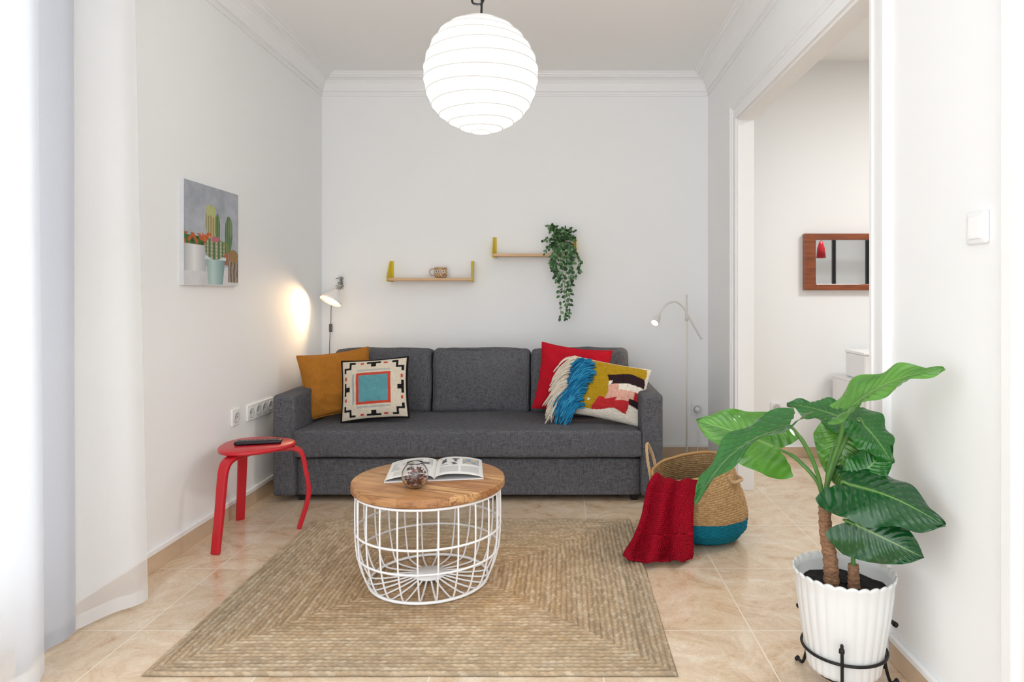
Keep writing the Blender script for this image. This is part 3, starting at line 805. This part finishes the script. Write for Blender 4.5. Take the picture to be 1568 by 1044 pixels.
# ---------------------------------------------------------------- canvas picture
def canvas():
    n=190;y0,y1,z0,z1=3.11,3.63,1.243,1.737;X=XL+.022
    e=empty('cactus_canvas_print',(XL,3.37,1.49)); v=[];f=[];c=[]
    def col(u,w):
        nz=noise.noise(Vector((u*4,w*4,1)))+.5*noise.noise(Vector((u*11,w*11,4)))+.3*noise.noise(Vector((u*30,w*30,4)))
        bg=mixc(s(146,152,162)[:3],s(194,199,207)[:3],.5+.5*nz)
        if w>.80: bg=mixc(s(230,230,232)[:3],s(200,200,204)[:3],.5+.4*nz)
        C=bg
        st=.5+.5*math.sin(u*150)
        def ell(cx,cy,rx,ry): return ((u-cx)/rx)**2+((w-cy)/ry)**2<1
        if ell(.46,.36,.10,.17): C=mixc(s(196,184,138)[:3],s(140,136,86)[:3],.5+.5*math.sin(u*140))
        if ell(.42,.24,.05,.06) or ell(.50,.25,.05,.06): C=s(186,190,130)[:3]
        if ell(.585,.42,.045,.16): C=mixc(s(66,104,60)[:3],s(120,150,92)[:3],st)
        if ell(.80,.46,.075,.20): C=mixc(s(58,94,62)[:3],s(130,156,112)[:3],st)
        if ell(.84,.38,.035,.10): C=mixc(s(84,112,70)[:3],s(160,170,130)[:3],st)
        if .0<u<.42 and .49<w<.62:
            k=noise.noise(Vector((u*18,w*18,9)))
            C=s(196,94,42)[:3] if k>.05 else (s(62,108,48)[:3] if k>-.3 else s(40,70,40)[:3])
            if w<.52 and k<-.05: C=bg
        if .30<u<.46 and .47<w<.56 and noise.noise(Vector((u*20,w*20,3)))>-.1: C=s(204,100,50)[:3]
        if .0<=u<.37 and .60<w<.86:
            C=mixc(s(238,238,238)[:3],s(176,179,186)[:3],abs(u-.17)/.2)
        if .66<u<.80 and .62<w<.78: C=s(166,100,72)[:3]
        if ell(.73,.60,.09,.06): C=mixc(s(76,110,54)[:3],s(150,160,100)[:3],st)
        if .79<u<1.0 and .72<w<.96: C=mixc(s(166,154,140)[:3],s(100,84,74)[:3],.5+.5*math.sin(u*90+nz*3))
        if ell(.90,.68,.10,.07): C=mixc(s(90,120,62)[:3],s(196,130,94)[:3],st)
        if .60<w<.985:
            hw=lerp(.185,.135,(w-.70)/.28)
            if w>.70 and abs(u-.55)<hw: C=mixc(s(190,216,212)[:3],s(122,156,160)[:3],abs(u-.50)/.2)
            if .70<w<.735 and abs(u-.55)<.2: C=s(210,228,224)[:3]
        if ell(.54,.62,.195,.115):
            rr=math.sin(math.asin(max(-1,min(1,(u-.54)/.20)))*14)
            C=mixc(s(62,114,62)[:3],s(186,176,150)[:3],(.5+.5*rr)*.8)
            if abs(((w*26)%1)-.5)<.13 and rr>.2: C=s(214,186,180)[:3]
        if ell(.54,.525,.07,.03): C=s(196,110,120)[:3]
        return C
    for i in range(n+1):
        for j in range(n+1):
            u=i/n;w=j/n; v.append((X,lerp(y0,y1,u),lerp(z1,z0,w))); c.append(col(u,w))
    for i in range(n):
        for j in range(n):
            a=i*(n+1)+j; f.append([a,a+1,a+n+2,a+n+1])
    M('print_face',v,f,mat('canvas_print',attr=True,rough=.7,bump=(900,.2,.0005)),False,e,cols=c)
    boxes('stretcher',[(XL-.0005,X-.0006,y0,y1,z0,z1)],mat('canvas_edge',s(214,214,218),.8,var=(30,.03)),e,0)
canvas()

# ---------------------------------------------------------------- sockets / switches
socketm=mat('socket_insert',s(214,214,214),.4,var=(9,.01))
holem=mat('socket_holes',s(80,80,82),.6,var=(9,.01))
def socket_left(name,y0,y1,z,k):
    e=empty(name,(XL,(y0+y1)/2,z))
    boxes('plate',[(XL,XL+.011,y0,y1,z-.045,z+.045)],whitep,e,.004)
    w=(y1-y0)/k; a=Acc(); h=Acc()
    for i in range(k):
        cy=y0+w*(i+.5); g=latheg([(.030,0),(.030,.004),(.024,.004),(.020,.0003),(.0005,.0003)],(XL+.0112,cy,z),24,axis=(1,0,0)); a.add(g)
        for d in (-.009,.009): h.add(latheg([(.003,0),(.003,.0012),(.0005,.0012)],(XL+.011,cy+d,z),10,axis=(1,0,0)))
    M('inserts',a.v,a.f,socketm,True,e); M('holes',h.v,h.f,holem,False,e)
socket_left('wall_socket',3.59,3.68,.535,1)
socket_left('wall_socket_strip',3.765,4.10,.53,4)
def socket_back(x,z):
    e=empty('wall_socket',(x,YB,z)); boxes('plate',[(x-.042,x+.042,YB-.011,YB,z-.042,z+.042)],whitep,e,.004)
    g=latheg([(.030,0),(.030,.004),(.024,.004),(.020,.0003),(.0005,.0003)],(x,YB-.0112,z),24,axis=(0,-1,0)); M('insert',g[0],g[1],socketm,True,e)
    h=Acc()
    for d in (-.009,.009): h.add(latheg([(.003,0),(.003,.0012),(.0005,.0012)],(x+d,YB-.011,z),10,axis=(0,-1,0)))
    M('holes',h.v,h.f,holem,False,e); return e
e=socket_back(1.0,.354)
g=latheg([(.0005,0),(.02,0),(.02,.02),(.012,.035),(.0005,.035)],(1.0,YB-.013,.354),20,axis=(0,-1,0)); M('plug',g[0],g[1],whitep,True,e)
socket_back(1.587,.364)
e=empty('light_switch',(XR,1.735,1.37))
g=rboxg(.012,.082,.084,.005,(0,0,0),8); M('plate',g[0],g[1],whitep,True,e,mw=Matrix.Translation((XR-.006,1.735,1.37)))
g=rboxg(.008,.058,.06,.003,(0,0,0),8); M('rocker',g[0],g[1],whitemetal,True,e,mw=Matrix.Translation((XR-.013,1.735,1.37))@Matrix.Rotation(.04,4,'Y'))

# ---------------------------------------------------------------- paper lantern
LX,LY,LZ,LR=-.318,2.65,2.062,.225
e=empty('paper_lantern_pendant',(LX,LY,LZ))
paper=mat('rice_paper',s(206,204,200),.8,emit=(1,.985,.955,1),estr=1.35,var=((3,3,60),.03))
nr=13;sub=6;prf=[]
for k in range(nr*sub+1):
    ph=-pi/2+.17+(pi-.34)*k/(nr*sub); fr=(k%sub)/sub
    prf.append((ph,math.sin(pi*fr)))
def lz(t,k): return (.007*math.sin(t+.4+k*.05)+.004*math.sin(2*t+k*.21))*math.cos(k/(nr*sub)*pi-pi/2)
g=latheg([(LR*(1-.014*q)*math.cos(ph),LR*(1-.014*q)*math.sin(ph)) for ph,q in prf],(LX,LY,LZ),144,rf=lambda r,z,a,k:(r*(1+.003*math.sin(a*36)),z+lz(a,k)))
M('paper_shade',g[0],g[1],paper,True,e)
a=Acc()
for k in range(0,nr*sub+1,sub):
    ph=prf[k][0]
    a.add(tubeg([(LX+LR*1.003*math.cos(ph)*math.cos(t*2*pi/72),LY+LR*1.003*math.cos(ph)*math.sin(t*2*pi/72),LZ+LR*math.sin(ph)*1.002+lz(t*2*pi/72,k)) for t in range(72)],.0022,5,True))
M('bamboo_ribs',a.v,a.f,mat('rib_wire',s(150,146,138),.7,emit=(1,.97,.92,1),estr=.36,var=(20,.03)),True,e)
M('cord',*tubeg(smoothpath([(LX,LY,LZ+.12),(LX+.001,LY,LZ+.25),(LX+.002,LY,LZ+.30),(LX-.012,LY,LZ+.315),(LX-.028,LY,LZ+.312),(LX-.036,LY,LZ+.295),(LX-.024,LY,LZ+.283),(LX+.004,LY,LZ+.288),(LX+.01,LY,LZ+.35),(LX,LY,LZ+.6),(LX,LY,ZC-.02)],6),.0045,8),blackm,True,e)
g=latheg([(.0005,-.03),(.03,-.03),(.045,-.015),(.048,0)],(LX,LY,ZC),32); M('ceiling_rose',g[0],g[1],whitep,True,e)
M('socket',*tubeg([(LX,LY,LZ+.19),(LX,LY,LZ+.07)],.02,16),whitep,True,e)
M('wire_stretcher',*tubeg([(LX-.035,LY,LZ+.215),(LX-.02,LY,LZ+.225),(LX+.02,LY,LZ+.225),(LX+.035,LY,LZ+.215)],.002,6),chrome,True,e)

def light(name,kind,loc,energy,col,par=None,size=.05,**k):
    d=bpy.data.lights.new(name,kind); d.energy=energy; d.color=col
    if kind in('POINT','SPOT'): d.shadow_soft_size=size
    for a_,b_ in k.items(): setattr(d,a_,b_)
    o=bpy.data.objects.new(name,d); sc.collection.objects.link(o); o.location=loc
    if par: o.parent=par; o.matrix_parent_inverse=Matrix.Translation(-Vector(par.location))
    return o

# ---------------------------------------------------------------- clamp wall lamp (left)
e=empty('clamp_spot_lamp',(-1.64,4.9,1.28))
shade_in=mat('lamp_shade_white',s(246,242,236),.4,var=(9,.01))
ax=Vector((-.30,-.42,-.86)).normalized(); hc=Vector((-1.600,4.74,1.215))
g=latheg([(.016,-.02),(.024,-.02),(.028,0),(.04,.018),(.058,.035),(.072,.058),(.078,.075),(.075,.075),(.069,.058),(.055,.038),(.036,.02),(.012,.008)],hc,40,axis=ax); M('shade',g[0],g[1],shade_in,True,e)
g=latheg([(.0005,.048),(.012,.046),(.019,.038),(.021,.030),(.018,.02),(.012,.01)],hc,24,axis=ax)
M('bulb',g[0],g[1],mat('bulb_glow',(1,1,1,1),.4,emit=(1,.86,.66,1),estr=10,var=(9,.01)),True,e)
M('neck',*tubeg(smoothpath([hc-ax*.018,hc-ax*.045,Vector((-1.615,4.85,1.28)),Vector((-1.63,4.9,1.285))],6),.007,8),chrome,True,e)
a=Acc(); a.add(boxg(-1.655,-1.615,YB-.05,YB,1.26,1.272)); a.add(boxg(-1.64,-1.615,YB-.012,YB,1.24,1.33)); a.add(boxg(-1.655,-1.615,YB-.05,YB,1.315,1.323))
a.add(tubeg([(-1.635,4.92,1.25),(-1.635,4.92,1.34)],.005,8)); M('clamp',a.v,a.f,chrome,False,e)
M('cord',*tubeg(smoothpath([(-1.63,4.93,1.255),(-1.69,4.935,1.14),(-1.70,4.94,1.0),(-1.71,4.94,.8),(-1.71,4.94,.5),(-1.70,4.93,.15)],8),.0028,6),mat('grey_cord',s(120,118,114),.6,var=(30,.05)),True,e)
g=rboxg(.022,.016,.06,.006,(0,0,0),8)
M('inline_switch',g[0],g[1],mat('switch_grey',s(96,92,88),.5,var=(30,.05)),True,e,mw=Matrix.Translation((-1.70,4.935,.955)))
light('bulb_light','SPOT',hc+ax*.06,11,(1,.66,.34),e,.02,spot_size=2.3,spot_blend=1.0).rotation_euler=Vector((-.46,-.84,-.28)).to_track_quat('-Z','Y').to_euler()

# ---------------------------------------------------------------- floor lamp (right)
e=empty('floor_lamp',(.86,4.62,0))
px,py=.862,4.62
lampm=mat('lamp_metal_offwhite',s(230,228,221),.35,var=(9,.02))
g=latheg([(.0005,0),(.12,0),(.125,.006),(.122,.014),(.03,.02),(.0005,.022)],(px,py,0),48); M('base',g[0],g[1],lampm,True,e)
M('pole',*tubeg([(px,py,.015),(px,py,1.20)],.0065,10),lampm,True,e)
M('pole_joint',*tubeg([(px,py,1.02),(px,py,1.07)],.012,12),lampm,True,e)
hd=Vector((.64,4.50,1.035))
M('gooseneck',*tubeg(smoothpath([(px+.11,4.66,.89),(px+.05,4.635,.985),(px+.012,4.612,1.045),(px-.03,4.60,1.115),(px-.085,4.57,1.15),(px-.15,4.54,1.135),(px-.195,4.515,1.085),tuple(hd)],8),.007,10),lampm,True,e)
ax2=Vector((-.45,-.55,-.6)).normalized()
g=latheg([(.0005,-.03),(.014,-.028),(.02,-.01),(.023,.02),(.027,.04),(.025,.04),(.02,.02),(.0005,.01)],hd,28,axis=ax2); M('head',g[0],g[1],lampm,True,e)
g=latheg([(.0005,.042),(.012,.04),(.019,.03),(.018,.02),(.0005,.015)],hd,20,axis=ax2); M('bulb',g[0],g[1],mat('led_glow',(1,1,1,1),.4,emit=(1,.8,.55,1),estr=12,var=(9,.01)),True,e)
light('lamp_light','SPOT',hd+ax2*.05,4,(1,.8,.55),e,.015,spot_size=2.2,spot_blend=.8).rotation_euler=ax2.to_track_quat('-Z','Y').to_euler()
M('cord',*tubeg(smoothpath([(px,py+.12,.012),(px+.08,4.85,.015),(.99,4.90,.05),(1.0,4.915,.2),(1.0,4.918,.34)],8),.0028,6),whitep,True,e)

# ---------------------------------------------------------------- mirror in side room
e=empty('wall_mirror',(2.16,YB,1.44))
x0,x1,z0,z1=1.78,2.55,1.232,1.648; fw=.085
fm=mat('red_brown_wood',s(140,76,46),.4,var=((8,8,60),.25),coat=.2)
boxes('frame',[(x0,x0+fw,YB-.045,YB-.002,z0,z1),(x1-fw,x1,YB-.045,YB-.002,z0,z1),(x0+fw,x1-fw,YB-.045,YB-.002,z1-.045,z1),(x0+fw,x1-fw,YB-.045,YB-.002,z0,z0+.045)],fm,e,.004)
boxes('mirror_glass',[(x0+fw-.005,x1-fw+.005,YB-.02,YB-.004,z0+.04,z1-.04)],mat('silvered_glass',(.76,.79,.82,1),.02,metal=1,var=(2,.005)),e,0)
e=empty('white_sideboard',(2.4,4.7,0))
boxes('carcass',[(1.99,2.85,4.42,4.93,.06,.60),(1.98,2.86,4.41,4.93,.60,.62)],whitep,e,.004)
boxes('doors',[(2.0,2.41,4.405,4.42,.08,.585),(2.43,2.84,4.405,4.42,.08,.585)],whitemetal,e,.003)
boxes('legs',[(2.0,2.04,4.45,4.49,0,.06),(2.8,2.84,4.45,4.49,0,.06),(2.0,2.04,4.88,4.92,0,.06),(2.8,2.84,4.88,4.92,0,.06)],whitep,e,.002)
e=empty('storage_box',(2.2,4.65,.62)); boxes('box_body',[(2.03,2.36,4.5,4.8,.6205,.79)],whitep,e,.01); boxes('box_lid',[(2.025,2.365,4.495,4.805,.79,.81)],whitemetal,e,.006)
a=Acc(); yy=1.88
for i in range(9): x=1.22+i*.40; a.add(boxg(x,x+.04,yy,yy+.03,0,2.93))
for z in (.0,.9,1.95,2.6): a.add(boxg(1.17,4.6,yy,yy+.03,z,z+.03))
M('steel_grid_partition',a.v,a.f,blackm,False,None)
rpx=2.68
e=empty('red_pendant_lamp',(rpx,2.95,1.7))
g=latheg([(.012,.09),(.018,.09),(.025,.06),(.038,.02),(.048,-.08),(.044,-.08),(.034,.02),(.02,.055)],(rpx,2.95,1.66),32); M('shade',g[0],g[1],redp,True,e)
M('cord',*tubeg([(rpx,2.95,1.74),(rpx,2.95,2.93)],.004,6),blackm,True,e)
e=empty('added_fill_panel',(2.9,3.3,2.9))  # fill light and its frame, added out of view to brighten the side room
boxes('fill_panel_frame',[(2.55,3.25,2.95,3.65,2.895,2.93)],whitep,e,.004)
d=bpy.data.lights.new('added_fill_light','AREA'); d.energy=40; d.color=(1,.985,.96); d.shape='SQUARE'; d.size=.62
o=bpy.data.objects.new('added_fill_light',d); sc.collection.objects.link(o); o.location=(2.9,3.3,2.888); o.parent=e; o.matrix_parent_inverse=Matrix.Translation(-Vector(e.location))

# ---------------------------------------------------------------- big potted plant
PX,PY=.862,2.05
e=empty('potted_philodendron',(PX,PY,0))
potm=mat('white_pot',s(230,231,230),.4,var=(9,.01))
def potf(r,z,a,k):
    if k<12 and r>.05: return (r*(1+.024*abs(math.cos(14*a))-.01),z+ (.007*abs(math.cos(14*a)) if z>.33 else 0))
    return (r,z)
pr=[(.0005,.06),(.09,.06),(.103,.064),(.106,.075),(.112,.12),(.122,.18),(.131,.24),(.138,.30),(.141,.335),(.146,.345),(.147,.353),(.143,.355),(.135,.335),(.128,.29),(.0005,.288)]
g=latheg(pr,(PX,PY,0),224,rf=potf); ob=M('pot',g[0],g[1],potm,True,e)
g=latheg([(.0005,.312),(.06,.314),(.11,.309),(.131,.306)],(PX,PY,0),40,rf=lambda r,z,a,k:(r,z+.006*noise.noise(Vector((r*40,a*3,0))))); M('soil',g[0],g[1],mat('soil',s(30,27,27),.95,bump=(120,1,.01),var=(60,.3)),True,e)
a=Acc(); a.add(tubeg(ringpts((PX,PY),.1215,64,.125),.0045,8,True)); a.add(tubeg(ringpts((PX,PY),.08,48,.05),.004,8,True))
for an in (-2.0,.05,2.15):
    d=Vector((math.cos(an),math.sin(an),0)); C=Vector((PX,PY,0))
    P=smoothpath([C+d*.16+Vector((0,0,.185)),C+d*.150+Vector((0,0,.195)),C+d*.137+Vector((0,0,.175)),C+d*.1275+Vector((0,0,.125)),C+d*.130+Vector((0,0,.07)),C+d*.142+Vector((0,0,.02)),C+d*.152+Vector((0,0,.006)),C+d*.165+Vector((0,0,.012))],6)
    a.add(tubeg(P,.005,8)); a.add(tubeg([C+d*.165+Vector((0,0,.009)),C+d*.172+Vector((0,0,.012))],.009,10)); a.add(tubeg([C+d*.158+Vector((0,0,.188)),C+d*.166+Vector((0,0,.182))],.008,10))
    a.add(tubeg([C+d*.0+Vector((0,0,.052)),C+d*.132+Vector((0,0,.055))],.004,8))
M('plant_stand',a.v,a.f,blackm,True,e)
def trunk(P,r0,r1):
    P=smoothpath(P,14); n=len(P)
    return tubeg(P,[lerp(r0,r1,i/n)*(1+.07*math.sin(i*1.4)+.04*math.sin(i*3.1)) for i in range(n)],14)
a=Acc(); a.add(trunk([(.825,2.05,.30),(.822,2.05,.38),(.808,2.05,.47),(.803,2.05,.55)],.024,.017)); a.add(trunk([(.885,2.03,.30),(.884,2.03,.34),(.883,2.03,.38)],.019,.015))
M('trunks',a.v,a.f,mat('coir_trunk',s(150,112,84),.95,bump=(90,1,.006),var=((60,60,160),.4)),True,e)
GA=s(36,106,36)[:3];GB=s(15,75,33)[:3];GC=s(88,146,50)[:3];GV=s(136,178,96)[:3]
def leafg(base,tip,nrm,W,droop=.15,fold=.25,lobe=.22,col=GA,seed=0,curl=0):
    base=Vector(base);tip=Vector(tip);al=tip-base;Ln=al.length;al.normalize();nrm=Vector(nrm);nrm=(nrm-al*nrm.dot(al)).normalized();sd=al.cross(nrm).normalized()
    nt_,ns=56,44;v=[];f=[];c=[]
    for i in range(nt_+1):
        t=i/nt_
        w=W/2*((1-t**2.1)**.85)*(.62+.38*min(1,t/.22)**.7)
        for j in range(ns+1):
            q=-1+2*j/ns; aq=abs(q)
            along=Ln*(t-lobe*(aq**1.3)*(1-t)**2.2*1.0)
            if t<.12: along+= -Ln*.05*math.sin(pi*aq)*(1-t/.12)
            up=fold*aq*w - curl*(aq**2.2)*w + droop*Ln*(math.sin(pi*t)*.6) + .012*math.sin(t*16+seed+q*3)*aq**2
            vn=(t-.30*aq)*11
            up+=.0026*math.cos(2*pi*vn)*aq*(1-aq)*4
            v.append(base+al*along+sd*q*w+nrm*up)
            vf=max(0,1-abs(((vn+.5)%1)-.5)*16)
            mid=max(0,1-aq*26*(.5+t))
            cc=mixc(col,GB,max(0,.5*noise.noise(Vector((t*3+seed,q*2,0)))+.12))
            cc=mixc(cc,GV,max(mid*.8,vf*.28*(1-aq*.5)))
            c.append(cc)
    for i in range(nt_):
        for j in range(ns):
            k=i*(ns+1)+j; f.append([k,k+1,k+ns+2,k+ns+1])
    return v,f,c
top=Vector((.803,2.05,.545)); top2=Vector((.883,2.03,.375))
leaves=[
 ((.835,1.95,.865),(1.022,1.79,1.0),(-.35,-.35,.85),.15,.16,.18,GC,top,.0),
 ((.675,2.0,.80),(.365,1.84,.625),(-.35,-.12,.93),.15,.20,.22,GA,top,.0),
 ((.70,2.16,.70),(.440,2.20,.785),(.1,-.85,.5),.225,.10,.06,GC,top,.1),
 ((.905,2.10,.80),(.745,2.22,.835),(0,-.55,.85),.15,.10,.12,GA,top,.1),
 ((.90,2.02,.815),(.972,1.97,.70),(.1,-.85,.5),.15,.12,.1,GA,top,.2),
 ((.875,2.08,.77),(.855,2.06,.600),(-.25,-.95,.2),.18,.10,.1,GC,top,.2),
 ((.83,1.96,.645),(1.030,1.80,.575),(.12,-.75,.62),.23,.16,-.05,GB,top2,.25),
 ((.825,1.93,.545),(.995,1.84,.475),(-.2,-.95,.25),.19,.12,.0,GB,top2,.3),
 ((.88,1.98,.66),(.985,2.0,.745),(-.3,-.8,.45),.12,.10,.1,GA,top2,.1),
]
lv=[];lff=[];lc=[];st=Acc()
for i,(b_,t_,n_,W_,dr,fo,co,tp,cu) in enumerate(leaves):
    g=leafg(b_,t_,n_,W_,dr,fo,col=co,seed=i*3.3,curl=cu)
    o=len(lv); lv+=g[0]; lff+=[[k+o for k in q] for q in g[1]]; lc+=g[2]
    B=Vector(b_); T_=(Vector(t_)-B).normalized()
    mid=tp.lerp(B,.55)+Vector((0,0,.05))+(tp-B).cross(Vector((0,0,1))).normalized()*.01
    st.add(tubeg(smoothpath([tp-Vector((0,0,.03)),tp.lerp(B,.12)+Vector((0,0,.05)),mid,B-T_*.012-Vector((0,0,.002)),B+T_*.02],8),[.0065]*20+[.0045]*13,8))
leafm=mat('philodendron_leaf',attr=True,rough=.25,bump=(60,.15,.002),coat=.3)
M('leaves',lv,lff,leafm,True,e,cols=lc)
M('petioles',st.v,st.f,mat('petiole_green',s(86,130,62),.45,var=(30,.1)),True,e)

# ---------------------------------------------------------------- lighting
w=bpy.data.worlds.new('World'); sc.world=w; w.use_nodes=True
bg=w.node_tree.nodes['Background']; bg.inputs['Color'].default_value=(.935,.965,1,1); bg.inputs['Strength'].default_value=2.65
light('lantern_bulb','POINT',(LX,LY,LZ-.02),30,(1,.96,.90),None,.06)

# ---------------------------------------------------------------- camera
cd=bpy.data.cameras.new('camera'); cam=bpy.data.objects.new('camera',cd); sc.collection.objects.link(cam)
cam.location=(0,0,1.195); cam.rotation_euler=(pi/2,0,0)
cd.sensor_width=36; cd.lens=1027/1568*36; cd.shift_x=-76/1568; cd.shift_y=-70/1568; cd.clip_start=.05
sc.camera=cam
